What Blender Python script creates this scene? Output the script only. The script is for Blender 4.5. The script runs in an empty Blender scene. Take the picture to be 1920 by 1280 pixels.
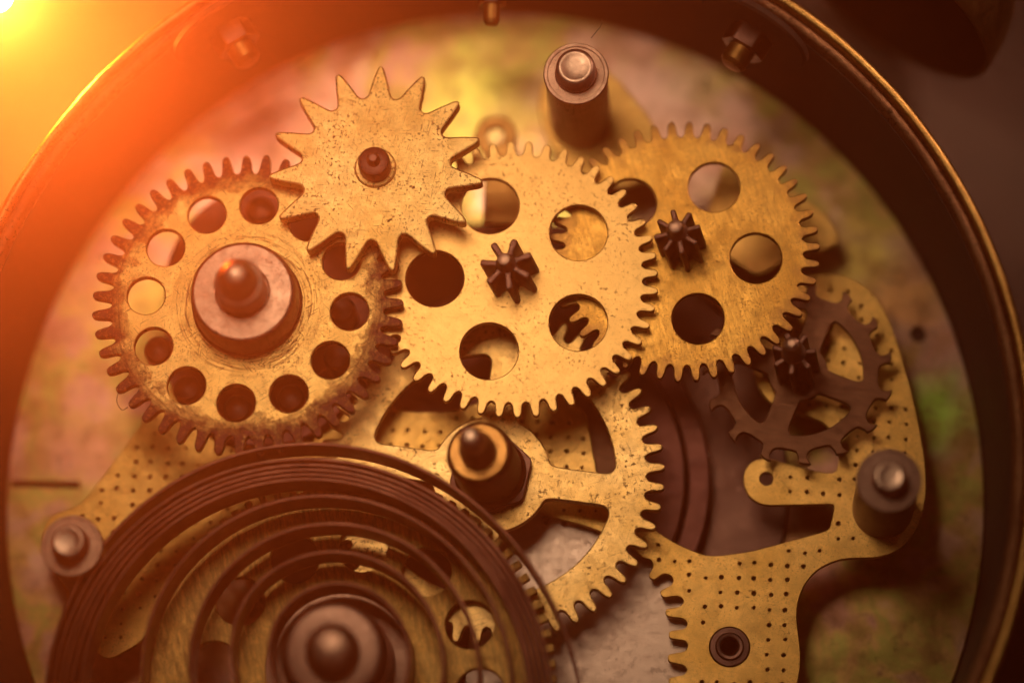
import bpy, bmesh, math, random
from mathutils import Vector, Matrix, Quaternion
random.seed(7)
PI = math.pi
S = bpy.context.scene
COL = S.collection

# ------------------------------------------------------------------ camera
D = 70.0
TILT = math.radians(15.5)
AZ = math.radians(10.0)
ROT = Matrix.Rotation(TILT, 4, Vector((math.cos(AZ), math.sin(AZ), 0)))
CX, CY, CZ = (ROT.to_3x3() @ Vector(v) for v in ((1, 0, 0), (0, 1, 0), (0, 0, 1)))
CPOS = CZ * D
cam_d = bpy.data.cameras.new('camera')
cam = bpy.data.objects.new('camera', cam_d)
COL.objects.link(cam)
cam.matrix_world = Matrix.Translation(CPOS) @ ROT
cam_d.sensor_width = 36
cam_d.lens = 36 * D / 19.2
cam_d.clip_start = 0.5
cam_d.clip_end = 400
cam_d.dof.use_dof = True
cam_d.dof.focus_distance = D + 0.0
cam_d.dof.aperture_fstop = cam_d.lens / 1000 / 4.4
S.camera = cam

# ------------------------------------------------------------------ world, lamps, exposure
W = bpy.data.worlds.new('World')
S.world = W
W.use_nodes = True
W.node_tree.nodes['Background'].inputs[0].default_value = (1.0, 0.27, 0.16, 1)
W.node_tree.nodes['Background'].inputs[1].default_value = 0.016
S.view_settings.view_transform = 'Standard'
S.view_settings.look = 'None'
S.view_settings.exposure = 0.0
S.view_settings.gamma = 1.0
S.cycles.use_denoising = True
S.cycles.max_bounces = 8


def area(name, loc, target, size, power, color, spread=180):
    l = bpy.data.lights.new(name, 'AREA')
    l.shape = 'DISK'
    l.size = size
    l.energy = power
    l.color = color
    l.spread = math.radians(spread)
    o = bpy.data.objects.new(name, l)
    COL.objects.link(o)
    o.location = loc
    o.rotation_euler = (Vector(target) - Vector(loc)).to_track_quat('-Z', 'Y').to_euler()
    return o


area('key_softbox', (-3.8, 6.8, 23.0), (-0.5, 0.0, 0), 12.0, 590, (1.0, 0.72, 0.40), 68)
area('fill_softbox', (14.0, -18.0, 30.0), (0, -1, 0), 14.0, 110, (1.0, 0.32, 0.20))
area('side_softbox', (19.0, 15.0, 16.0), (7.6, 6.2, 0.5), 4.0, 170, (1.0, 0.6, 0.36), 34)

# ------------------------------------------------------------------ helpers


def U(px, py, z=0.0):
    """world point at height z seen at pixel (px, py) of the 1920x1280 photograph"""
    d = CX * ((px - 960) / 100 / D) + CY * ((640 - py) / 100 / D) - CZ
    t = (z - CPOS.z) / d.z
    return CPOS + d * t


def SC(px, py, z=0.0):
    p = U(px, py, z)
    return (CPOS - p).dot(CZ) / D / 100


def link(name, me, mat=None, parent=None, loc=None):
    o = bpy.data.objects.new(name, me)
    COL.objects.link(o)
    if mat:
        me.materials.clear()
        me.materials.append(mat)
    if parent:
        o.parent = parent
    if loc is not None:
        o.location = loc
    return o


def tag(o, label, cat, group=None, kind=None):
    if label:
        o['label'] = label
    if cat:
        o['category'] = cat
    if group:
        o['group'] = group
    if kind:
        o['kind'] = kind
    return o


def thing(name, loc, label, cat, group=None):
    o = bpy.data.objects.new(name, None)
    COL.objects.link(o)
    o.location = loc
    o.empty_display_size = 0.2
    return tag(o, label, cat, group)


def finish(me, angle=35):
    bm = bmesh.new()
    bm.from_mesh(me)
    bmesh.ops.remove_doubles(bm, verts=bm.verts, dist=1e-5)
    bmesh.ops.recalc_face_normals(bm, faces=bm.faces)
    bm.to_mesh(me)
    bm.free()
    me.polygons.foreach_set('use_smooth', [True] * len(me.polygons))
    me.set_sharp_from_angle(angle=math.radians(angle))
    return me


def plate_mesh(loops, th, bevel=0.02, top=0.0, angle=28):
    """flat plate cut from outline loops (first outer, rest holes); top face at z = top"""
    cu = bpy.data.curves.new('outline', 'CURVE')
    cu.dimensions = '2D'
    cu.fill_mode = 'BOTH'
    for lp in loops:
        sp = cu.splines.new('POLY')
        sp.points.add(len(lp) - 1)
        for i, p in enumerate(lp):
            sp.points[i].co = (p[0], p[1], 0, 1)
        sp.use_cyclic_u = True
    cu.extrude = max(th / 2 - bevel, 0.001)
    cu.bevel_depth = bevel
    cu.bevel_resolution = 1
    cu.offset = -bevel
    ob = bpy.data.objects.new('outline', cu)
    COL.objects.link(ob)
    dg = bpy.context.evaluated_depsgraph_get()
    me = bpy.data.meshes.new_from_object(ob.evaluated_get(dg))
    bpy.data.objects.remove(ob)
    bpy.data.curves.remove(cu)
    me.transform(Matrix.Translation((0, 0, top - th / 2)))
    finish(me, angle)
    bm = bmesh.new()
    bm.from_mesh(me)
    for e in bm.edges:
        caps = [abs(f.normal.z) > 0.9995 for f in e.link_faces]
        if any(caps) and not all(caps):
            e.smooth = False
    bm.to_mesh(me)
    bm.free()
    return me


def circle(r, n=48, cx=0.0, cy=0.0, ph=0.0):
    return [(cx + r * math.cos(ph + 2 * PI * i / n), cy + r * math.sin(ph + 2 * PI * i / n)) for i in range(n)]


def round_poly(pts, rad, seg=6):
    out = []
    n = len(pts)
    for i in range(n):
        p0, p1, p2 = Vector(pts[i - 1]), Vector(pts[i]), Vector(pts[(i + 1) % n])
        a, b = p0 - p1, p2 - p1
        k = min(rad, a.length * 0.48, b.length * 0.48)
        A, B = p1 + a.normalized() * k, p1 + b.normalized() * k
        for s in range(seg + 1):
            t = s / seg
            q = A * (1 - t) ** 2 + p1 * 2 * t * (1 - t) + B * t * t
            out.append((q.x, q.y))
    return out


def spline_poly(pts, seg=6):
    """closed Catmull-Rom through the points"""
    out = []
    n = len(pts)
    for i in range(n):
        p = [Vector(pts[(i + k) % n]) for k in (-1, 0, 1, 2)]
        for s in range(seg):
            t = s / seg
            q = 0.5 * (2 * p[1] + (p[2] - p[0]) * t + (2 * p[0] - 5 * p[1] + 4 * p[2] - p[3]) * t * t
                       + (3 * p[1] - p[0] - 3 * p[2] + p[3]) * t ** 3)
            out.append((q.x, q.y))
    return out


FINGER = [(-0.5, 0.0), (-0.40, 0.015), (-0.31, 0.10), (-0.255, 0.25), (-0.225, 0.5), (-0.19, 0.76), (-0.125, 0.93),
          (-0.05, 0.995), (0.05, 0.995), (0.125, 0.93), (0.19, 0.76), (0.225, 0.5), (0.255, 0.25), (0.31, 0.10), (0.40, 0.015)]
POINT = [(-0.5, 0.0), (-0.43, 0.012), (-0.365, 0.06), (-0.31, 0.17), (-0.20, 0.50), (-0.10, 0.83), (-0.065, 0.94), (-0.035, 0.985),
         (0, 1.0), (0.035, 0.985), (0.065, 0.94), (0.10, 0.83), (0.20, 0.50), (0.31, 0.17), (0.365, 0.06), (0.43, 0.012)]
HOOK = [(-0.5, 0.0), (-0.34, 0.02), (-0.22, 0.10), (-0.17, 0.30), (-0.14, 0.62), (-0.15, 0.80), (-0.02, 0.95), (0.12, 1.0), (0.17, 0.97),
        (0.12, 0.80), (0.09, 0.52), (0.12, 0.25), (0.20, 0.10), (0.34, 0.01)]
SQUARE = [(-0.5, 0.0), (-0.27, 0.0), (-0.24, 0.95), (-0.2, 1.0), (0.2, 1.0), (0.24, 0.95), (0.27, 0.0)]
LEAF = [(-0.5, 0.0), (-0.36, 0.03), (-0.24, 0.2), (-0.19, 0.6), (-0.16, 0.88), (-0.08, 1.0), (0.08, 1.0), (0.16, 0.88), (0.19, 0.6), (0.24, 0.2), (0.36, 0.03)]


def gear_loop(n, rt, rr, prof, ph=0.0, jit=0.012, wide=1.0):
    out = []
    p = 2 * PI / n
    for i in range(n):
        h = (rt - rr) * (1 + random.uniform(-jit, jit) * 3)
        da = random.uniform(-jit, jit) * p
        for a, r in prof:
            if wide != 1.0 and abs(a) < 0.45:
                a = max(-0.44, min(0.44, a * wide))
            ang = ph + (i + a) * p + da
            out.append(((rr + h * r) * math.cos(ang), (rr + h * r) * math.sin(ang)))
    return out


def window(a0, a1, r0, r1, w, rad):
    """window between two spokes of half width w at angles a0 < a1"""
    pts = []
    s0, e0 = a0 + math.asin(w / r0), a1 - math.asin(w / r0)
    s1, e1 = a0 + math.asin(w / r1), a1 - math.asin(w / r1)
    n = 12
    for i in range(n + 1):
        a = s1 + (e1 - s1) * i / n
        pts.append((r1 * math.cos(a), r1 * math.sin(a)))
    for i in range(n + 1):
        a = e0 + (s0 - e0) * i / n
        pts.append((r0 * math.cos(a), r0 * math.sin(a)))
    # round only the four corners
    out = []
    m = len(pts)
    corners = {0, n, n + 1, m - 1}
    for i in range(m):
        if i in corners:
            p0, p1, p2 = Vector(pts[i - 1]), Vector(pts[i]), Vector(pts[(i + 1) % m])
            a, b = p0 - p1, p2 - p1
            k1, k2 = min(rad, a.length * 0.9), min(rad, b.length * 0.9)
            A, B = p1 + a.normalized() * k1, p1 + b.normalized() * k2
            for s in range(6):
                t = s / 5
                q = A * (1 - t) ** 2 + p1 * 2 * t * (1 - t) + B * t * t
                out.append((q.x, q.y))
        else:
            out.append(pts[i])
    return out


def lathe_mesh(prof, n=64, angle=24, cap=True):
    me = bpy.data.meshes.new('turned')
    vs, fs = [], []
    rings = []
    for r, z in prof:
        if r < 1e-6:
            rings.append([len(vs)])
            vs.append((0, 0, z))
        else:
            rings.append(list(range(len(vs), len(vs) + n)))
            vs += [(r * math.cos(2 * PI * i / n), r * math.sin(2 * PI * i / n), z) for i in range(n)]
    for A, B in zip(rings, rings[1:]):
        if len(A) == 1 and len(B) == 1:
            continue
        for i in range(n):
            j = (i + 1) % n
            if len(A) == 1:
                fs.append((A[0], B[j], B[i]))
            elif len(B) == 1:
                fs.append((A[i], A[j], B[0]))
            else:
                fs.append((A[i], A[j], B[j], B[i]))
    me.from_pydata(vs, [], fs)
    return finish(me, angle)


def prism_mesh(loop, z0, z1, taper=1.0, bev=0.02):
    return plate_mesh([loop], z1 - z0, bev, z1, 30)


def tube_mesh(pts, r, n=6):
    me = bpy.data.meshes.new('tube')
    vs, fs = [], []
    for i, p in enumerate(pts):
        t = (Vector(pts[min(i + 1, len(pts) - 1)]) - Vector(pts[max(i - 1, 0)])).normalized()
        a = t.cross(Vector((0, 0, 1)))
        a = a.normalized() if a.length > 1e-4 else Vector((1, 0, 0))
        b = t.cross(a)
        for k in range(n):
            q = Vector(p) + (a * math.cos(2 * PI * k / n) + b * math.sin(2 * PI * k / n)) * r
            vs.append(q[:])
    for i in range(len(pts) - 1):
        for k in range(n):
            fs.append((i * n + k, i * n + (k + 1) % n, (i + 1) * n + (k + 1) % n, (i + 1) * n + k))
    me.from_pydata(vs, [], fs)
    return finish(me, 60)


# ------------------------------------------------------------------ materials


class NT:
    def __init__(s, name):
        s.m = bpy.data.materials.new(name)
        s.m.use_nodes = True
        s.t = s.m.node_tree
        s.b = s.t.nodes['Principled BSDF']

    def n(s, typ, **kw):
        nd = s.t.nodes.new(typ)
        for k, v in kw.items():
            setattr(nd, k, v)
        return nd

    def l(s, a, b):
        s.t.links.new(a, b)

    def coord(s, scale=(1, 1, 1), rot=0.0):
        tc = s.n('ShaderNodeTexCoord')
        mp = s.n('ShaderNodeMapping')
        mp.inputs['Rotation'].default_value = (0, 0, rot)
        s.l(tc.outputs['Object'], mp.inputs['Vector'])
        m2 = s.n('ShaderNodeMapping')
        m2.inputs['Scale'].default_value = scale
        s.l(mp.outputs[0], m2.inputs['Vector'])
        return m2.outputs[0]

    def noise(s, vec, scale, detail=4, rough=0.6, dist=0.0):
        nd = s.n('ShaderNodeTexNoise')
        nd.inputs['Scale'].default_value = scale
        nd.inputs['Detail'].default_value = detail
        nd.inputs['Roughness'].default_value = rough
        nd.inputs['Distortion'].default_value = dist
        s.l(vec, nd.inputs['Vector'])
        return nd.outputs[0]

    def ramp(s, fac, a, b, lo=0.0, hi=1.0):
        nd = s.n('ShaderNodeMapRange')
        nd.inputs['From Min'].default_value = a
        nd.inputs['From Max'].default_value = b
        nd.inputs['To Min'].default_value = lo
        nd.inputs['To Max'].default_value = hi
        s.l(fac, nd.inputs['Value'])
        return nd.outputs[0]

    def math(s, op, a, b=None):
        nd = s.n('ShaderNodeMath', operation=op)
        for i, v in enumerate((a, b)):
            if v is None:
                continue
            if isinstance(v, (int, float)):
                nd.inputs[i].default_value = v
            else:
                s.l(v, nd.inputs[i])
        return nd.outputs[0]

    def mix(s, fac, a, b, mode='MIX'):
        nd = s.n('ShaderNodeMix', data_type='RGBA', blend_type=mode)
        for sock, v in ((nd.inputs[0], fac), (nd.inputs[6], a), (nd.inputs[7], b)):
            if isinstance(v, tuple):
                sock.default_value = v if len(v) == 4 else v + (1,)
            elif isinstance(v, (int, float)):
                sock.default_value = v
            else:
                s.l(v, sock)
        return nd.outputs[2]

    def bump(s, h, strength, dist=0.02, prev=None):
        nd = s.n('ShaderNodeBump')
        nd.inputs['Strength'].default_value = strength
        nd.inputs['Distance'].default_value = dist
        s.l(h, nd.inputs['Height'])
        if prev is not None:
            s.l(prev, nd.inputs['Normal'])
        return nd.outputs[0]


def metal(name, c1, c2, dirt=(0.07, 0.028, 0.015), rough=0.42, speck=0.5, stain=0.4, scratch=0.4, grain=0.0, grain_rot=0.6, grain_f=30.0,
          patina=None, patina_col=(0.16, 0.07, 0.055), tone_scale=0.7, bump=0.12, seed=0.0, metallic=1.0, fleck=26, swirl=None, rvar=0.10, rubbed=0.22):
    t = NT(name)
    vec = t.coord()
    off = t.n('ShaderNodeVectorMath', operation='ADD')
    off.inputs[1].default_value = (seed * 3.7, seed * 1.9, seed)
    t.l(vec, off.inputs[0])
    vec = off.outputs[0]
    tone = t.ramp(t.noise(vec, tone_scale, 5, 0.65, 0.3), 0.34, 0.66)
    col = t.mix(tone, c1, c2)
    # cloudy tarnish
    st = t.ramp(t.noise(vec, 1.9, 8, 0.75, 0.4), 0.50, 0.68, 0, stain)
    col = t.mix(st, col, tuple(0.45 * a + 0.55 * b for a, b in zip(c1, dirt)))
    # dark flecks, gathered in patches
    fl = t.ramp(t.noise(vec, fleck, 3, 0.6), 0.572, 0.625)
    pt = t.ramp(t.noise(vec, 1.6, 3, 0.6), 0.40, 0.62, 0.15, 1)
    sp = t.math('MULTIPLY', t.math('MULTIPLY', fl, pt), speck)
    col = t.mix(sp, col, dirt)
    f2 = t.math('MULTIPLY', t.ramp(t.noise(vec, fleck * 2.3, 3, 0.6), 0.60, 0.65), speck * 0.4)
    col = t.mix(t.math('MULTIPLY', f2, t.ramp(t.noise(vec, 0.9, 3, 0.6), 0.42, 0.60, 0.1, 1)), col, dirt)
    # hairline scratches in three directions
    sc_sum = None
    for k, (rot, th) in enumerate(((0.5, 0.635), (1.9, 0.645), (2.7, 0.655))):
        v2 = t.coord((2.2, 34.0, 1), rot + seed)
        s1 = t.ramp(t.noise(v2, 1.1, 3, 0.6, 0.25), th, th + 0.03)
        sc_sum = s1 if sc_sum is None else t.math('MAXIMUM', sc_sum, s1)
    scr = t.math('MULTIPLY', sc_sum, scratch)
    col = t.mix(scr, col, dirt)
    rg = t.ramp(t.noise(vec, 6.0, 5, 0.7), 0.3, 0.7, rough - 0.7 * rvar, rough + rvar)
    rg = t.math('ADD', rg, t.math('MULTIPLY', sp, 0.25))
    # patchy rubbed areas, brighter where the metal is bare
    rub = t.ramp(t.noise(vec, 3.2, 8, 0.72, 0.3), 0.42, 0.60, 1.0 - rubbed, 1.0)
    col = t.mix(1.0, col, rub, 'MULTIPLY')
    h = t.noise(vec, 40, 4, 0.7)
    if grain:
        gv = t.coord((2.6, grain_f, 1), grain_rot)
        g = t.noise(gv, 1.0, 3, 0.65)
        col = t.mix(t.ramp(g, 0.4, 0.68, 0, grain), col, tuple(0.3 * a + 0.7 * b for a, b in zip(c1, dirt)))
        h = t.math('ADD', h, t.math('MULTIPLY', g, 1.5 * grain))
    if patina:
        r0, r1, amt = patina
        sx = t.n('ShaderNodeSeparateXYZ')
        tc = t.n('ShaderNodeTexCoord')
        t.l(tc.outputs['Object'], sx.inputs[0])
        rr = t.math('SQRT', t.math('ADD', t.math('POWER', sx.outputs[0], 2.0), t.math('POWER', sx.outputs[1], 2.0)))
        rn = t.math('ADD', rr, t.math('MULTIPLY', t.math('SUBTRACT', t.noise(vec, 2.6, 8, 0.75), 0.5), 1.6))
        pm = t.ramp(rn, r0, r1, 0, amt)
        fine = t.ramp(t.noise(vec, 11, 7, 0.8), 0.40, 0.50, 0.45, 1)
        pm = t.math('MULTIPLY', pm, fine)
        col = t.mix(pm, col, patina_col)
        h = t.math('ADD', h, t.math('MULTIPLY', pm, 1.2))
    if swirl:
        sx = t.n('ShaderNodeSeparateXYZ')
        tc = t.n('ShaderNodeTexCoord')
        t.l(tc.outputs['Object'], sx.inputs[0])
        rr = t.math('SQRT', t.math('ADD', t.math('POWER', sx.outputs[0], 2.0), t.math('POWER', sx.outputs[1], 2.0)))
        ang = t.math('ARCTAN2', sx.outputs[1], sx.outputs[0])
        cb = t.n('ShaderNodeCombineXYZ')
        t.l(t.math('MULTIPLY', rr, 22.0), cb.inputs[0])
        t.l(t.math('MULTIPLY', ang, 1.6), cb.inputs[1])
        ring = t.ramp(t.noise(cb.outputs[0], 1.0, 4, 0.65), 0.52, 0.62)
        mask = t.math('MAXIMUM', t.ramp(rr, swirl[0], swirl[0] + 0.35, 1, 0), t.ramp(rr, swirl[1] - 0.25, swirl[1], 0, 0.8))
        rs = t.math('MULTIPLY', t.math('MULTIPLY', ring, mask), 0.75)
        col = t.mix(rs, col, patina_col)
        h = t.math('ADD', h, t.math('MULTIPLY', rs, -0.8))
    nb = t.bump(h, bump, 0.03)
    nb = t.bump(t.noise(vec, 0.5, 2, 0.5), 0.05, 0.12, nb)
    t.l(col, t.b.inputs['Base Color'])
    t.l(rg, t.b.inputs['Roughness'])
    t.l(nb, t.b.inputs['Normal'])
    t.b.inputs['Metallic'].default_value = metallic
    return t.m


BR1, BR2 = (0.80, 0.50, 0.17), (0.66, 0.36, 0.10)
M_star = metal('star_brass', (0.95, 0.68, 0.31), (0.78, 0.50, 0.18), rough=0.37, speck=1.0, stain=0.25, scratch=0.75, bump=0.35, seed=1.3, fleck=19)
M_left = metal('worn_gilt_brass', (0.92, 0.62, 0.25), (0.80, 0.50, 0.17), rough=0.37, speck=0.8, stain=0.5, scratch=0.9, bump=0.32, seed=2.1,
               patina=(2.25, 2.60, 1.0), patina_col=(0.10, 0.034, 0.034), swirl=(1.15, 2.45))
M_cent = metal('clean_brass', (0.66, 0.42, 0.17), (0.63, 0.39, 0.15), rough=0.45, speck=0.55, stain=0.05, scratch=0.22, bump=0.07, seed=3.4, fleck=15, rvar=0.03, rubbed=0.07)
M_right = metal('stained_brass', (0.78, 0.45, 0.12), (0.56, 0.28, 0.06), rough=0.38, speck=0.8, stain=0.85, scratch=0.6, grain_f=18.0, grain=0.6, grain_rot=1.25,
                bump=0.16, seed=4.2, patina=(2.10, 2.55, 0.85), patina_col=(0.20, 0.09, 0.045))
M_spoke = metal('bright_brass', (0.86, 0.59, 0.28), (0.70, 0.43, 0.15), rough=0.40, speck=0.9, stain=0.3, scratch=0.6, bump=0.2, seed=5.5, fleck=17)
M_hatch = metal('hatched_brass', (0.95, 0.64, 0.26), (0.88, 0.54, 0.18), grain_f=11.0, rough=0.58, speck=0.4, stain=0.4, scratch=0.2, grain=0.9, grain_rot=-1.75, bump=0.45, seed=6.1)
M_bridge = metal('bridge_brass', (0.88, 0.55, 0.20), (0.72, 0.42, 0.12), rough=0.46, speck=0.5, stain=0.4, scratch=0.3, grain=0.12, grain_rot=0.3, bump=0.12, seed=7.7)
M_pit = metal('shaded_pits', (0.24, 0.13, 0.05), (0.16, 0.08, 0.03), rough=0.5, seed=7.9)  # shade of the pits put into the colour, far darker than the plate
M_steel2 = metal('grey_steel', (0.34, 0.21, 0.18), (0.22, 0.13, 0.11), dirt=(0.06, 0.03, 0.028), rough=0.42, speck=0.4, stain=0.4, scratch=0.4, bump=0.1, seed=9.4)
M_esc = metal('bronzed_steel', (0.19, 0.095, 0.062), (0.12, 0.057, 0.038), dirt=(0.03, 0.015, 0.012), rough=0.42, speck=0.2, stain=0.3, scratch=0.2, grain=1.0, grain_f=11.0,
              grain_rot=0.25, bump=0.25, seed=8.8)
M_steel = metal('warm_steel', (0.52, 0.34, 0.28), (0.38, 0.23, 0.19), dirt=(0.09, 0.035, 0.025), rough=0.38, speck=0.6, stain=0.5, scratch=0.6, bump=0.2, seed=9.2)
M_tip = metal('bright_steel', (0.76, 0.55, 0.47), (0.60, 0.41, 0.35), dirt=(0.14, 0.06, 0.05), rough=0.40, speck=0.3, stain=0.3, scratch=0.3, bump=0.1, seed=9.5)
M_dark = metal('dark_steel', (0.16, 0.085, 0.075), (0.10, 0.05, 0.045), dirt=(0.03, 0.012, 0.01), rough=0.33, speck=0.4, stain=0.4, scratch=0.3, bump=0.25, seed=9.9)
M_spring = metal('blued_brown_spring_steel', (0.15, 0.065, 0.05), (0.085, 0.034, 0.028), dirt=(0.04, 0.015, 0.012), rough=0.34, speck=0.3, stain=0.5, scratch=0.0, bump=0.15, seed=10.4)
M_drum = metal('oxidised_drum_steel', (0.22, 0.09, 0.08), (0.13, 0.05, 0.05), dirt=(0.05, 0.02, 0.02), rough=0.5, speck=0.3, stain=0.4, scratch=0.2, bump=0.1, seed=11.0)
M_pale = metal('pale_steel', (0.60, 0.46, 0.43), (0.57, 0.43, 0.40), dirt=(0.06, 0.03, 0.025), rough=0.5, speck=0.22, stain=0.0, scratch=0.02, bump=0.003, seed=12.5, fleck=7, rubbed=0.04)
M_case = metal('dark_case_brass', (0.034, 0.014, 0.010), (0.022, 0.009, 0.006), dirt=(0.03, 0.012, 0.008), rough=0.78, speck=0.3, stain=0.5, scratch=0.2, bump=0.15, seed=13.1, metallic=0.0)
M_lip = metal('rim_bronze', (0.42, 0.22, 0.13), (0.18, 0.08, 0.05), dirt=(0.03, 0.012, 0.008), rough=0.45, speck=0.9, stain=0.5, scratch=0.3, bump=0.6, seed=13.5, fleck=12)
M_rim = metal('rim_brass', (0.85, 0.52, 0.18), (0.50, 0.27, 0.09), dirt=(0.07, 0.03, 0.015), rough=0.36, speck=0.8, stain=0.6, scratch=0.3, bump=0.3, seed=13.9)
M_bell = metal('bell_metal', (0.42, 0.24, 0.11), (0.28, 0.15, 0.06), dirt=(0.03, 0.012, 0.008), rough=0.38, speck=0.2, stain=0.5, scratch=0.1, bump=0.1, seed=14.3)
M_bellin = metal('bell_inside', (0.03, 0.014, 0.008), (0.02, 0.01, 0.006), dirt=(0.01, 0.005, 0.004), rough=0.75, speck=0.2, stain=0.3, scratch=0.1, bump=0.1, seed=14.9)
M_bush = metal('bush_brass', (0.52, 0.28, 0.10), (0.42, 0.21, 0.07), rough=0.4, seed=15.2)


def plate_material():
    t = NT('iridescent_plate')
    v = t.coord()
    n1 = t.noise(v, 0.24, 4, 0.55, 0.8)
    n2 = t.noise(v, 0.9, 5, 0.6, 0.5)
    f = t.math('ADD', t.math('MULTIPLY', n1, 0.72), t.math('MULTIPLY', n2, 0.28))
    r = t.n('ShaderNodeValToRGB')
    e = r.color_ramp.elements
    e[0].position, e[0].color = 0.30, (0.30, 0.13, 0.07, 1)
    e[1].position, e[1].color = 0.72, (0.34, 0.16, 0.09, 1)
    for p, c in ((0.37, (0.55, 0.27, 0.16)), (0.42, (0.70, 0.38, 0.36)), (0.46, (0.74, 0.50, 0.46)), (0.50, (0.66, 0.46, 0.16)), (0.53, (0.42, 0.48, 0.10)), (0.56, (0.68, 0.48, 0.16)),
                 (0.60, (0.66, 0.34, 0.34)), (0.65, (0.50, 0.25, 0.14))):
        k = e.new(p)
        k.color = c + (1,)
    t.l(f, r.inputs[0])
    col = t.mix(0.22, r.outputs[0], (0.62, 0.37, 0.25))
    # a green oxide patch that stands on the right-hand side of the plate
    for (px, py, rad, c) in ((1765, 770, 0.9, (0.42, 0.85, 0.10)), (1620, 480, 1.0, (0.80, 0.66, 0.16)), (1700, 560, 0.8, (0.80, 0.42, 0.18)), (890, 170, 1.3, (0.80, 0.78, 0.20)), (250, 560, 1.2, (0.80, 0.58, 0.18)),
                             (150, 840, 1.0, (0.62, 0.30, 0.24)), (1260, 180, 1.4, (0.82, 0.56, 0.54)), (500, 260, 1.4, (0.82, 0.42, 0.38))):
        p = U(px, py, -2.9)
        d = t.n('ShaderNodeVectorMath', operation='DISTANCE')
        t.l(v, d.inputs[0])
        d.inputs[1].default_value = (p.x - PLATE_C.x, p.y - PLATE_C.y, 0)
        dd = t.math('ADD', d.outputs['Value'], t.math('MULTIPLY', t.math('SUBTRACT', n2, 0.5), 2.2))
        col = t.mix(t.ramp(dd, rad * 1.1, rad * 0.3, 0, 0.8), col, c)
    col = t.mix(t.ramp(t.noise(v, 1.4, 7, 0.7), 0.45, 0.62, 0, 0.65), col, (0.33, 0.16, 0.085))
    sp = t.ramp(t.noise(v, 3.0, 6, 0.75), 0.54, 0.66, 0, 0.6)
    col = t.mix(sp, col, (0.16, 0.08, 0.05))
    t.l(col, t.b.inputs['Base Color'])
    t.b.inputs['Metallic'].default_value = 1.0
    t.l(t.ramp(t.noise(v, 2.0, 5), 0.3, 0.7, 0.27, 0.34), t.b.inputs['Roughness'])
    t.l(t.bump(t.noise(v, 18, 4), 0.03, 0.03), t.b.inputs['Normal'])
    return t.m


def simple(name, col, rough=0.5, metallic=0.0, emit=None, var=0.3, scale=2.0):
    t = NT(name)
    v = t.coord()
    n = t.ramp(t.noise(v, scale, 5), 0.3, 0.7)
    t.l(t.mix(n, col, tuple(c * (1 - var) for c in col)), t.b.inputs['Base Color'])
    t.b.inputs['Roughness'].default_value = rough
    t.b.inputs['Metallic'].default_value = metallic
    if emit:
        t.b.inputs['Emission Color'].default_value = emit[0] + (1,)
        t.b.inputs['Emission Strength'].default_value = emit[1]
    return t.m


M_table = simple('dark_table_wood', (0.13, 0.062, 0.047), 0.55, 0, None, 0.35, 0.4)
M_added_lamp = simple('added_lamp_glass', (0.9, 0.8, 0.6), 0.4, 0, ((1.0, 0.14, 0.018), 5400.0), 0.02)  # emission of the added source that imitates a flare
M_hair = simple('fibre', (0.12, 0.05, 0.03), 0.6)

# ------------------------------------------------------------------ setting
me = bpy.data.meshes.new('table')
me.from_pydata([(-150, -150, 0), (150, -150, 0), (150, 150, 0), (-150, 150, 0)], [], [(0, 1, 2, 3)])
tb = link('table_top', me, M_table, None, (0, 0, -4.2))
tag(tb, 'dark brown table top lying under the open clock case', 'table', None, 'structure')

# ------------------------------------------------------------------ case
RIM_Z = 1.0
PLATE_Z = -2.9
rim_c = U(903, 836, RIM_Z)
PLATE_C = Vector((rim_c.x, rim_c.y, PLATE_Z))
case = thing('clock_case', (rim_c.x, rim_c.y, -4.15), 'round dark brass alarm clock case, open, with a worn golden rim', 'clock case')
z0 = -4.15
RO = 10.1
prof = [(0.0, 0.02), (RO - 0.5, 0.0), (RO - 0.1, 0.25), (RO, 0.7), (RO, RIM_Z - z0 - 0.35)]
prof += [(RO + 0.07, RIM_Z - z0 - 0.33)]
wall = [(RO - 0.02, RIM_Z - z0 - 0.36), (RO - 0.42, RIM_Z - z0 - 0.36), (RO - 0.45, RIM_Z - z0 - 1.0), (RO - 0.47, RIM_Z - z0 - 2.6), (RO - 0.55, RIM_Z - z0 - 3.5),
        (RO - 0.62, PLATE_Z - z0 - 0.12), (0.0, PLATE_Z - z0 - 0.14)]
me = lathe_mesh(prof + wall, 160, 40)
me.transform(Matrix.Diagonal((1, 1.04, 1, 1)))
link('shell', me, M_case, case)
T = RIM_Z - z0
bead = [(RO + 0.02, T - 0.36), (RO + 0.05, T - 0.22), (RO + 0.045, T - 0.08), (RO, T - 0.01), (RO - 0.06, T), (RO - 0.12, T - 0.03), (RO - 0.15, T - 0.12), (RO - 0.155, T - 0.2)]
lip = [(RO - 0.15, T - 0.2), (RO - 0.19, T - 0.13), (RO - 0.25, T - 0.10), (RO - 0.32, T - 0.12), (RO - 0.36, T - 0.18), (RO - 0.40, T - 0.36)]
for nm, pf, mt in (('rim_bead', bead, M_rim), ('rim_lip', lip, M_lip)):
    me = lathe_mesh(pf, 220, 60)
    for v in me.vertices:      # slightly hammered edge
        a = math.atan2(v.co.y, v.co.x)
        v.co.z += 0.012 * math.sin(37 * a + 1.3) * math.sin(11 * a) + 0.008 * math.sin(91 * a)
    me.transform(Matrix.Diagonal((1, 1.04, 1, 1)))
    link(nm, me, mt, case)

# back plate with a long slot on its left
M_plate = plate_material()
bp = thing('back_plate', PLATE_C, 'iridescent pink, yellow and green stained round back plate at the bottom of the case', 'plate')


def loc(c, pts, z):
    return [((U(x, y, z) - c).x, (U(x, y, z) - c).y) for x, y in pts]


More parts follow.
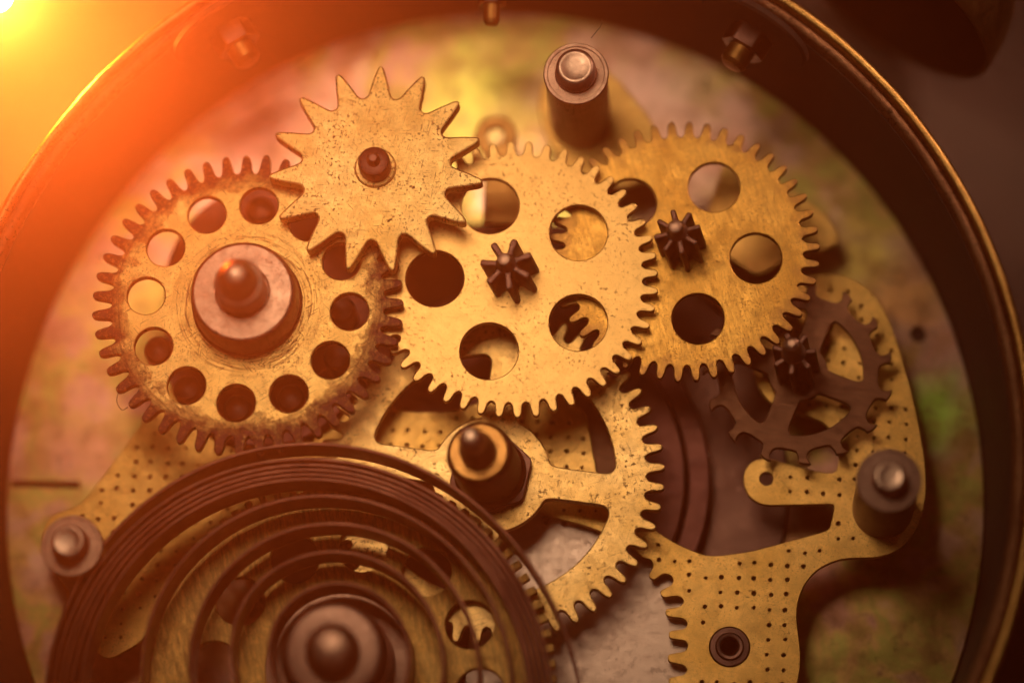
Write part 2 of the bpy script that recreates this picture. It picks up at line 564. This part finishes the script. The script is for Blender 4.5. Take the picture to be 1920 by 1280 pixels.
slot = loc(PLATE_C, [(22, 901), (150, 903), (150, 914), (20, 911)], PLATE_Z)
holes = [slot, circle(0.16, 20, *loc(PLATE_C, [(1722, 626)], PLATE_Z)[0])]
link('disc', plate_mesh([[(x, y * 1.04) for x, y in circle(9.46, 140)]] + holes, 0.1, 0.02, 0.0), M_plate, bp)

# ------------------------------------------------------------------ bridge plate (perforated, three lobes)
BZ = -1.6
bc = U(1000, 900, BZ)


def inside(p, poly):
    x, y = p
    c = False
    j = len(poly) - 1
    for i in range(len(poly)):
        xi, yi = poly[i]
        xj, yj = poly[j]
        if (yi > y) != (yj > y) and x < (xj - xi) * (y - yi) / (yj - yi) + xi:
            c = not c
        j = i
    return c


def edge_dist(p, poly):
    best = 9
    P = Vector(p)
    for i in range(len(poly)):
        a, b = Vector(poly[i - 1]), Vector(poly[i])
        ab = b - a
        t = max(0, min(1, (P - a).dot(ab) / max(ab.length_squared, 1e-9)))
        best = min(best, (a + ab * t - P).length)
    return best


outline_px = [(75, 1010), (92, 965), (150, 948), (225, 850), (300, 745), (390, 655), (520, 640), (640, 720), (760, 772), (850, 772), (930, 742), (1040, 735), (1098, 770),
              (1112, 850), (1122, 905), (1165, 955), (1212, 983), (1265, 1018), (1318, 1040), (1345, 1042), (1410, 1033), (1480, 1014), (1540, 998), (1556, 992), (1562, 965), (1566, 944),
              (1500, 946), (1430, 947), (1404, 932), (1393, 905), (1397, 878), (1413, 862), (1440, 858), (1500, 876), (1570, 891),
              (1573, 850), (1571, 822), (1545, 790), (1500, 775), (1455, 765), (1425, 735), (1410, 690), (1420, 640), (1455, 585), (1490, 545), (1512, 517), (1555, 511), (1600, 522),
              (1640, 550), (1668, 600), (1688, 660), (1708, 730), (1724, 800), (1735, 870), (1737, 930), (1722, 990), (1690, 1030), (1645, 1046), (1600, 1045), (1565, 1050),
              (1530, 1068), (1508, 1095), (1496, 1125), (1493, 1160), (1499, 1200), (1502, 1240), (1494, 1290), (1470, 1350), (1400, 1380), (1320, 1370), (1280, 1330),
              (1283, 1290), (1254, 1283), (1253, 1270), (1284, 1264), (1289, 1254), (1282, 1246), (1252, 1240), (1252, 1226), (1286, 1220), (1291, 1208), (1284, 1200), (1254, 1196), (1254, 1182), (1286, 1178), (1290, 1166),
              (1280, 1158), (1249, 1155), (1247, 1141), (1278, 1136), (1283, 1124), (1272, 1116), (1242, 1120), (1236, 1107), (1262, 1095), (1262, 1080), (1245, 1073), (1226, 1088), (1215, 1080), (1225, 1062), (1222, 1048),
              (1205, 1046), (1180, 1020), (1100, 985), (1000, 960), (860, 930), (700, 930), (560, 940), (430, 1010), (330, 1110), (270, 1200), (200, 1240), (150, 1190), (120, 1100)]
ol = round_poly(loc(bc, outline_px, BZ), 0.22, 3)
bridge_holes = [circle(0.13, 20, *loc(bc, [(1437, 897)], BZ)[0]), circle(0.26, 32, *loc(bc, [(1368, 1212)], BZ)[0])]
keep = [(loc(bc, [(1368, 1212)], BZ)[0], 0.66), (loc(bc, [(1437, 897)], BZ)[0], 0.30), (loc(bc, [(1668, 950)], BZ)[0], 0.78), (loc(bc, [(133, 1055)], BZ)[0], 0.7)]
dim = []
ga = math.radians(-3)
for i in range(-34, 34):
    for j in range(-34, 34):
        gx, gy = i * 0.305, j * 0.285 + (0.0 if i % 2 else 0.02)
        p = (gx * math.cos(ga) - gy * math.sin(ga) + random.uniform(-.02, .02), gx * math.sin(ga) + gy * math.cos(ga) + random.uniform(-.02, .02))
        if not inside(p, ol) or edge_dist(p, ol) < 0.13 or random.random() < 0.03:
            continue
        if any((Vector(p) - Vector(k)).length < r for k, r in keep):
            continue
        dim.append(p)
DR = 0.038
dsz = [random.uniform(0.7, 1.15) for _ in dim]
bridge = thing('bridge_plate', bc, 'lobed yellow brass bridge plate punched with rows of small dimples', 'plate')
link('plate', plate_mesh([ol] + bridge_holes + [circle(DR * sz, 8, *p) for p, sz in zip(dim, dsz)], 0.16, 0.015, 0.0, 30), M_bridge, bridge)
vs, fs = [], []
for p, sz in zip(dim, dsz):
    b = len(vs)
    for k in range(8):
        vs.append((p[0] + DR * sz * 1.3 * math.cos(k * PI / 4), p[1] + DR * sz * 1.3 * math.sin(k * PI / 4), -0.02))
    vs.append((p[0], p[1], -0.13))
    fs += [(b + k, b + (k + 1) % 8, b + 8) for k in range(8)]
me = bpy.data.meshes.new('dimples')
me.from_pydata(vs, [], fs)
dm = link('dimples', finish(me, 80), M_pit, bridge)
dm['kind'] = 'stuff'
bu = link('bushing', lathe_mesh([(0.16, -0.2), (0.16, 0.06), (0.19, 0.08), (0.24, 0.085), (0.26, 0.06), (0.27, 0.03), (0.36, 0.025), (0.39, 0.0), (0.39, -0.1)], 40), M_dark, bridge)
q = loc(bc, [(1368, 1212)], BZ)[0]
bu.location = (q[0], q[1], 0)

# smaller brass pieces below the gears
lev_c = U(1450, 380, -1.9)
lv = link('brass_lever', plate_mesh([round_poly(loc(lev_c, [(1578, 452), (1555, 408), (1495, 360), (1420, 318), (1362, 290), (1344, 340), (1322, 405), (1350, 470), (1420, 520), (1480, 480), (1545, 470)], -1.9), 0.25, 5)],
                                    0.14, 0.02, 0.0), M_bridge, None, lev_c)
tag(lv, 'blurred pointed brass lever sticking out behind the stained right gear', 'lever')
br_c = U(1100, 240, -1.7)
bt = link('bracket_plate', plate_mesh([round_poly(loc(br_c, [(1005, 180), (1040, 120), (1110, 110), (1160, 150), (1222, 225), (1260, 300), (1180, 360), (1075, 330), (1022, 260)], -1.7), 0.4, 6)],
                                      0.14, 0.02, 0.0), M_bridge, None, br_c)
tag(bt, 'small golden bracket plate under the top threaded pillar', 'plate')
ey_c = U(929, 254, -1.6)
eyo = round_poly([(0.42 * math.cos(a), 0.42 * math.sin(a)) for a in [math.radians(k) for k in range(-30, 241, 15)]] + loc(ey_c, [(905, 420), (985, 420)], -1.6), 0.05, 2)
ey = link('eyelet_arm', plate_mesh([eyo, circle(0.17, 24)], 0.2, 0.05, 0.0), M_bush, None, ey_c)
tag(ey, 'small brass eyelet with a round hole behind the star wheel', 'eyelet')

# drum and pale plate under the spoked wheel
dc = U(955, 895, -2.05)
drum = thing('spring_barrel', (dc.x, dc.y, -2.9), 'dark reddish stepped steel drum beneath the spoked wheel', 'drum')
link('drum_body', lathe_mesh([(3.85, 0.05), (3.85, 0.55), (3.8, 0.6), (3.46, 0.6), (3.42, 0.58), (3.40, 0.4)], 96), M_drum, drum)
link('base_shade', lathe_mesh([(5.35, 0.03), (5.35, 0.12), (5.3, 0.16), (3.88, 0.16)], 110), M_dark, drum)  # dark ring stands in for shadow around the drum, besides its lower step
link('drum_lid', lathe_mesh([(3.395, 0.38), (3.38, 0.78), (3.33, 0.84), (3.0, 0.85), (0.0, 0.85)], 96), M_drum, drum)
pc = U(1080, 1150, -1.9)
pl = link('steel_sheet', plate_mesh([round_poly(loc(pc, [(900, 930), (1130, 930), (1180, 985), (1240, 1035), (1340, 1100), (1350, 1420), (860, 1420)], -1.9), 0.3, 5)], 0.1, 0.02, 0.0), M_pale, None, pc)
tag(pl, 'smooth pale pinkish steel sheet specked with dust under the spoked wheel', 'sheet')
uc = U(1052, 850, -1.78)
ug = link('hidden_pinion_wheel', plate_mesh([gear_loop(24, 1.40, 1.12, FINGER, 0.05), circle(0.3, 24)], 0.1, 0.02, 0.0), M_esc, None, uc)
ug.name = 'small_gear'
tag(ug, 'small brown gear under the spoked wheel, teeth peeping into its lower window', 'gear')

# drum and pins seen through the left gear's holes
lc0 = U(464, 569, 0.4)
ldr = thing('steel_drum', (lc0.x + 0.25, lc0.y + 0.85, PLATE_Z), 'reddish steel drum seen through the holes of the left gear', 'drum')
link('drum_body', lathe_mesh([(2.08, 0.0), (2.08, 1.55), (2.0, 1.62), (0.0, 1.62)], 72), M_drum, ldr)
fl = link('flange', lathe_mesh([(1.95, 1.35), (1.95, 1.54), (1.9, 1.58), (0.0, 1.58)], 72), M_drum, ldr)
fl.location = (-0.1, -1.25, 0)
for (px, py) in ((487, 392), (296, 655), (632, 668), (640, 580), (350, 728), (445, 765), (545, 745)):
    p = U(px, py, -0.6)
    o = link('pin', lathe_mesh([(0.27, 0.0), (0.27, 0.62), (0.22, 0.72), (0.1, 0.77), (0.0, 0.78)], 28), M_dark, ldr)
    o.location = (p.x - ldr.location.x, p.y - ldr.location.y, 1.63)

# ------------------------------------------------------------------ gears


def gear_thing(name, px, py, z, label):
    c = U(px, py, z)
    return thing(name, c, label, 'gear'), SC(px, py, z) * 100


# centre gear
g, k = gear_thing('gear', 964, 521, 0.1, 'large clean matte brass gear with five round holes in the middle')
g['group'] = 'brass gears of the clock train'
hl = [circle(0.545 * k, 56, 1.49 * k * math.cos(a), 1.49 * k * math.sin(a)) for a in [math.radians(36 + 72 * i) for i in range(5)]]
link('wheel', plate_mesh([gear_loop(48, 2.70 * k, 2.41 * k, FINGER, 0.03, wide=1.1)] + hl, 0.16, 0.02, 0.0), M_cent, g)


def pinion(parent, n, r, rr, h, piv_r, piv_h, lean=0.0, ph=0.0, mat=None):
    # lean: the arbor tips over to the left by this angle
    o = link('pinion', plate_mesh([gear_loop(n, r, rr, LEAF, ph, 0.01)], h + 0.05, 0.03, h, 32), mat or M_dark, parent)
    p = link('arbor', lathe_mesh([(rr * 0.9, h - 0.02), (piv_r * 1.35, h + 0.04), (piv_r, h + 0.1), (piv_r, h + piv_h * 0.7), (piv_r * 0.8, h + piv_h * 0.93), (piv_r * 0.35, h + piv_h), (0, h + piv_h)], 32), M_steel, parent)
    o.rotation_euler = p.rotation_euler = (-lean * 0.3, -lean, 0)
    return o, p


pinion(g, 7, 0.50, 0.20, 0.85, 0.14, 0.30, 0.13, ph=0.35)

# right gear
g, k = gear_thing('gear', 1282, 469, -0.2, 'stained darker brass gear with five holes on the right, behind the matte gear')
g['group'] = 'brass gears of the clock train'
hl = [circle(0.49 * k, 52, 1.36 * k * math.cos(a), 1.36 * k * math.sin(a)) for a in [math.radians(-7 + 72 * i) for i in range(5)]]
link('wheel', plate_mesh([gear_loop(46, 2.54 * k, 2.23 * k, FINGER, 0.02, wide=1.1)] + hl, 0.17, 0.02, 0.0), M_right, g)
pinion(g, 8, 0.44, 0.2, 1.1, 0.15, 0.35, 0.11, ph=0.2)

# left gear
g, k = gear_thing('gear', 464, 569, 0.4, 'worn gilt gear with twelve small holes and a thick steel hub on the left')
g['group'] = 'brass gears of the clock train'
hl = [circle(0.36 * k, 44, 1.93 * k * math.cos(a), 1.93 * k * math.sin(a)) for a in [math.radians(-5 + 30 * i) for i in range(12)]]
link('wheel', plate_mesh([gear_loop(47, 2.93 * k, 2.56 * k, FINGER, 0.0, wide=1.13)] + hl, 0.2, 0.025, 0.0), M_left, g)
link('hub', lathe_mesh([(1.04, 0.0), (1.04, 0.06), (1.0, 0.10), (0.98, 0.72), (0.95, 0.79), (0.90, 0.82), (0.52, 0.83), (0.48, 0.80), (0.46, 0.80)], 80, 22), M_steel, g)
link('arbor', lathe_mesh([(0.47, 0.78), (0.47, 1.35), (0.45, 1.42), (0.36, 1.46), (0.34, 1.5), (0.33, 1.8), (0.28, 1.95), (0.2, 2.05), (0.1, 2.10), (0.0, 2.11)], 56, 24), M_tip, g)

# star wheel
g, k = gear_thing('star_wheel', 704, 315, 0.85, 'brass star wheel with fifteen pointed teeth on top of the other gears')
g['group'] = 'brass gears of the clock train'
link('wheel', plate_mesh([gear_loop(15, 2.02 * k, 1.41 * k, POINT, math.radians(88), 0.008)], 0.34, 0.035, 0.0), M_star, g)
link('washer', lathe_mesh([(0.40, -0.01), (0.39, 0.03), (0.36, 0.045), (0.2, 0.045)], 48), M_star, g)
link('arbor', lathe_mesh([(0.30, 0.0), (0.30, 0.36), (0.27, 0.42), (0.22, 0.44), (0.13, 0.46), (0.12, 0.58), (0.07, 0.64), (0.0, 0.65)], 48, 40), M_dark, g)

# spoked wheel
g, k = gear_thing('spoked_gear', 921, 889, -0.8, 'bright brass spoked gear with four rounded windows under the matte gear')
g['group'] = 'brass gears of the clock train'
a0 = math.radians(-8)
wins = [window(a0 + i * PI / 2, a0 + (i + 1) * PI / 2, 1.12 * k, 2.34 * k, 0.31 * k, 0.24) for i in range(4)]
link('wheel', plate_mesh([gear_loop(52, 3.25 * k, 2.91 * k, FINGER, 0.04, wide=1.06)] + wins, 0.2, 0.025, 0.0), M_spoke, g)
link('collar', lathe_mesh([(0.70, 0.0), (0.68, 0.25), (0.63, 0.32), (0.62, 1.35), (0.60, 1.42), (0.56, 1.45)], 64), M_dark, g)
link('bush', lathe_mesh([(0.565, 1.40), (0.555, 1.47), (0.52, 1.50), (0.34, 1.50), (0.30, 1.46)], 56), M_bush, g)
ar = link('arbor', lathe_mesh([(0.34, 1.4), (0.33, 1.75), (0.27, 1.95), (0.25, 2.1)], 40, 50), M_dark, g)
link('tip', lathe_mesh([(0.245, 2.09), (0.24, 2.35), (0.2, 2.5), (0.12, 2.56), (0.0, 2.57)], 40, 50), M_tip, ar)
for ch in g.children:
    if ch.name.split('.')[0] in ('collar', 'bush', 'arbor'):      # the arbor leans a little
        ch.rotation_euler = (-0.05, -0.105, 0)
link('nut', prism_mesh(round_poly(circle(0.82, 6, ph=0.3), 0.1, 3), 0.0, 0.2), M_dark, g)

# barrel gear under the spring
g, k = gear_thing('barrel_gear', 650, 1272, -0.55, 'hatched dark brass gear with many fine teeth under the coiled spring')
g['group'] = 'brass gears of the clock train'
hl = [circle(0.47 * k, 40, 2.52 * k * math.cos(a), 2.52 * k * math.sin(a)) for a in [math.radians(24 + 30 * i) for i in range(12)]]
link('wheel', plate_mesh([gear_loop(84, 3.93 * k, 3.70 * k, SQUARE, 0.0)] + hl, 0.2, 0.02, 0.0), M_hatch, g)

# escape wheel
g, k = gear_thing('escape_wheel', 1496, 697, -1.05, 'dark bronzed escape wheel with hooked teeth and four windows')
g['group'] = 'brass gears of the clock train'
a0 = math.radians(-22)
wins = [window(a0 + i * PI / 2, a0 + (i + 1) * PI / 2, 0.56 * k, 1.22 * k, 0.23 * k, 0.26) for i in range(4)]
link('wheel', plate_mesh([gear_loop(15, 1.79 * k, 1.50 * k, HOOK, math.radians(9), 0.006)] + wins, 0.15, 0.02, 0.0), M_esc, g)
pinion(g, 7, 0.42, 0.2, 1.25, 0.17, 0.65, 0.09, ph=0.1)

# ------------------------------------------------------------------ pillars


def pillar(px, py, ztop, r, stub_r, stub_h, label, zb=BZ, mat=None):
    top = U(px, py, ztop)
    t = thing('pillar', (top.x, top.y, zb), label, 'pillar', 'steel pillars that held the front plate')
    h = ztop - zb
    sh = link('shaft', lathe_mesh([(r * 0.96, 0.0), (r * 0.96, h - 0.1), (r * 0.99, h - 0.07), (r, h - 0.03), (r * 0.97, h), (r * 0.88, h), (r * 0.86, h - 0.02), (stub_r * 1.08, h - 0.02), (stub_r * 0.9, h - 0.05)], 64, 20), mat or M_steel, t)
    pr = [(stub_r, h - 0.06)]
    n = 5
    for i in range(n):
        z = h + stub_h * (i + 0.2) / (n + 1)
        pr += [(stub_r, z), (stub_r * 0.90, z + stub_h * 0.45 / (n + 1))]
    pr += [(stub_r * 0.97, h + stub_h * 0.9), (stub_r * 0.86, h + stub_h), (stub_r * 0.74, h + stub_h * 1.03), (stub_r * 0.68, h + stub_h * 1.0), (stub_r * 0.3, h + stub_h * 0.99), (0.0, h + stub_h * 0.97)]
    link('threaded_stud', lathe_mesh(pr, 48, 50), M_tip, sh)


pillar(1080, 138, 1.1, 0.615, 0.37, 0.40, 'steel pillar with a threaded stud at the top, behind the gears')
pillar(1667, 900, 0.75, 0.60, 0.30, 0.35, 'blurred steel pillar on the right lobe of the bridge plate', mat=M_steel2)
pillar(134, 1022, 0.75, 0.575, 0.32, 0.4, 'blurred steel pillar at the lower left beside the coiled spring')

# ------------------------------------------------------------------ mainspring
ZT, HH = 0.52, 0.86
keys = [(-0.6, 1.02, 624, 1226), (0.0, 1.16, 624, 1226), (1.0, 1.75, 612, 1222), (2.0, 2.5, 612, 1246), (3.0, 3.22, 596, 1264), (3.6, 3.75, 580, 1290), (4.0, 4.08, 566, 1308), (5.0, 4.19, 563, 1312), (6.0, 4.3, 562, 1314),
        (7.0, 4.41, 562, 1315), (8.0, 4.52, 561, 1316), (9.0, 4.63, 561, 1317), (9.25, 4.86, 562, 1317), (9.33, 4.88, 562, 1317), (9.40, 4.84, 562, 1317), (9.45, 4.94, 562, 1317), (9.5, 5.12, 562, 1317), (9.6, 5.5, 562, 1317)]


def key_at(t):
    for a, b in zip(keys, keys[1:]):
        if t <= b[0] + 1e-9:
            u = (t - a[0]) / (b[0] - a[0])
            return [x + (y - x) * u for x, y in zip(a[1:], b[1:])]
    return list(keys[-1][1:])


vs, fs = [], []
NS = 1100
SW = 0.034
cl = []
t0, t1 = keys[0][0], keys[-1][0]
for i in range(NS + 1):
    t = t0 + (t1 - t0) * i / NS
    r, cx, cy = [sum(c) / 5 for c in zip(*[key_at(min(max(t + d, t0), t1)) for d in (-0.06, -0.03, 0, 0.03, 0.06)])]
    c = U(cx, cy, ZT)
    a = PI - 2 * PI * t
    cl.append((Vector((c.x + r * math.cos(a), c.y + r * math.sin(a), 0)), Vector((math.cos(a), math.sin(a), 0))))
for i, (p, nrm) in enumerate(cl):
    zj = 0.03 * math.sin(i * 0.021) + 0.02 * math.sin(i * 0.057)
    for (o, z) in ((-SW, ZT - HH), (SW, ZT - HH), (SW, ZT - 0.02 + zj), (SW * 0.5, ZT + zj), (-SW * 0.5, ZT + zj), (-SW, ZT - 0.02 + zj)):
        q = p + nrm * o
        vs.append((q.x, q.y, z))
K = 6
for i in range(NS):
    for j in range(K):
        fs.append((i * K + j, i * K + (j + 1) % K, (i + 1) * K + (j + 1) % K, (i + 1) * K + j))
fs += [tuple(range(K)), tuple(range(NS * K, NS * K + K))]
sc0 = U(600, 1270, ZT - HH)
me = bpy.data.meshes.new('spring')
me.from_pydata([(x - sc0.x, y - sc0.y, z - sc0.z) for x, y, z in vs], [], fs)
spg = link('mainspring', finish(me, 40), M_spring, None, sc0)
tag(spg, 'coiled brown steel mainspring with tight outer turns and loose inner turns', 'spring')

ac = U(624, 1222, 0.95)
arb = thing('winding_arbor', (ac.x, ac.y, -0.85), 'thick rounded steel winding arbor in the middle of the coiled spring', 'arbor')
link('core', lathe_mesh([(1.45, 0.0), (1.45, 0.25), (1.38, 0.32), (1.0, 0.34), (0.98, 1.55), (0.95, 1.7), (0.88, 1.78), (0.80, 1.80), (0.5, 1.80), (0.48, 1.78)], 72, 40), M_steel2, arb)
link('stud', lathe_mesh([(0.50, 1.75), (0.49, 2.0), (0.44, 2.15), (0.3, 2.24), (0.0, 2.28)], 48, 60), M_steel, arb)

# ------------------------------------------------------------------ screws on the inner wall
def on_wall(px, py, inset):
    """point on the inner wall (pulled in by inset) that shows at pixel (px, py)"""
    z = 0.8
    while z > -2.8:
        p = U(px, py, z)
        if math.hypot(p.x - PLATE_C.x, (p.y - PLATE_C.y) / 1.04) < 9.64 - inset:
            return p
        z -= 0.02
    return p


for (px, py, lab, s) in ((1388, 98, 'reddish screw with a round washer inside the upper right wall of the case', 1.0),
                         (452, 92, 'blurred glowing screw inside the upper left wall of the case', 1.0),
                         (922, 16, 'small blurred screw at the top inside wall of the case', 0.6)):
    p = on_wall(px, py, 0.55)
    d = Vector((PLATE_C.x - p.x, PLATE_C.y - p.y, 0.25)).normalized()
    t = thing('screw', p, lab, 'screw', 'screws inside the case wall')
    t.rotation_euler = d.to_track_quat('Z', 'Y').to_euler()
    link('washer', lathe_mesh([(1.15 * s, -0.60), (1.15 * s, -0.50), (1.10 * s, -0.45), (0.2, -0.45)], 48), M_case, t)
    nu = link('nut', prism_mesh(round_poly(circle(0.46 * s, 6), 0.06, 3), -0.45, -0.05), M_dark, t)
    link('stem', lathe_mesh([(0.26 * s, -0.1), (0.26 * s, 0.25), (0.2 * s, 0.33), (0.0, 0.35)], 28), M_bush, nu)

# ------------------------------------------------------------------ bell
bcn = U(1655, -12, -0.5)
bell = thing('alarm_bell', bcn, 'dark brass alarm bell seen from its rim at the upper right outside the case', 'bell')
bell.rotation_euler = (CX * 0.60 + CY * 0.77 - CZ * 0.21).to_track_quat('Z', 'Y').to_euler()
bp_ = []
for i in range(15):
    a = i / 14 * PI / 2
    bp_.append((2.5 * math.cos(a) ** 0.7 if i < 14 else 0.0, 2.3 * math.sin(a)))
inner = [(max(r - 0.10, 0), max(z - 0.08, 0.0)) for r, z in reversed(bp_)]
link('dome', lathe_mesh(list(reversed(bp_)) + [(2.48, -0.03), (2.43, -0.03), (2.405, 0.0)], 96, 50), M_bell, bell)
link('inside', lathe_mesh(inner, 96, 50), M_bellin, bell)

# ------------------------------------------------------------------ added light source imitating a flare, upper left
lp = U(-8, -10, 0.2)
added_lamp = thing('added_lamp', lp, 'added warm light source for the flare-like glow beyond the upper left rim of the case', 'added_lamp')
link('added_bulb', lathe_mesh([(0.14, -0.4), (0.15, -0.33)] + [(0.30 * math.sin(a), -0.30 * math.cos(a)) for a in [PI * i / 16 for i in range(3, 16)]] + [(0.0, 0.30)], 32, 60), M_added_lamp, added_lamp)
link('cap', lathe_mesh([(0.15, -0.38), (0.17, -0.42), (0.17, -0.8), (0.1, -0.9), (0.0, -0.92)], 32), M_steel, added_lamp)

# ------------------------------------------------------------------ fibres of dust


def fibre(pts, label):
    c = U(*pts[0])
    P = [U(*p) - c for p in pts]
    out = []
    for i in range(len(P) - 1):
        q = [P[max(i - 1, 0)], P[i], P[i + 1], P[min(i + 2, len(P) - 1)]]
        for s in range(6):
            t = s / 6
            out.append(0.5 * (2 * q[1] + (q[2] - q[0]) * t + (2 * q[0] - 5 * q[1] + 4 * q[2] - q[3]) * t * t + (3 * q[1] - q[0] - 3 * q[2] + q[3]) * t ** 3))
    o = link('dust_fibre', tube_mesh(out + [P[-1]], 0.009), M_hair, None, c)
    tag(o, label, 'fibre', 'dust fibres')


fibre([(1108, 72, 1.2), (1118, 60, 1.3), (1127, 48, 1.4), (1128, 35, 1.5)], 'fine curled dust hair on the top pillar')
fibre([(222, 735, 0.42), (219, 752, 0.40), (228, 768, 0.3), (240, 763, 0.3)], 'fine dust hair hanging off the left gear teeth')

# ------------------------------------------------------------------ haze, added to spread the flare glow into a veil
HD = 0.0040
bm = bmesh.new()
bmesh.ops.create_cube(bm, size=1.0)
me = bpy.data.meshes.new('haze')
bm.to_mesh(me)
bm.free()
hz = link('haze', me, None, None, (0, 0, 33.4))
hz.scale = (90, 90, 77.4)
hm = bpy.data.materials.new('haze_air')
hm.use_nodes = True
nt = hm.node_tree
for nd in list(nt.nodes):
    if nd.type != 'OUTPUT_MATERIAL':
        nt.nodes.remove(nd)
vol = nt.nodes.new('ShaderNodeVolumePrincipled')
vol.inputs['Color'].default_value = (0.95, 0.80, 0.70, 1)
vol.inputs['Density'].default_value = HD
vol.inputs['Anisotropy'].default_value = 0.905
nt.links.new(vol.outputs[0], [n for n in nt.nodes if n.type == 'OUTPUT_MATERIAL'][0].inputs['Volume'])
me.materials.append(hm)
tag(hz, 'thin warm haze added to spread the flare-like glow around the clock', 'haze', None, 'stuff')
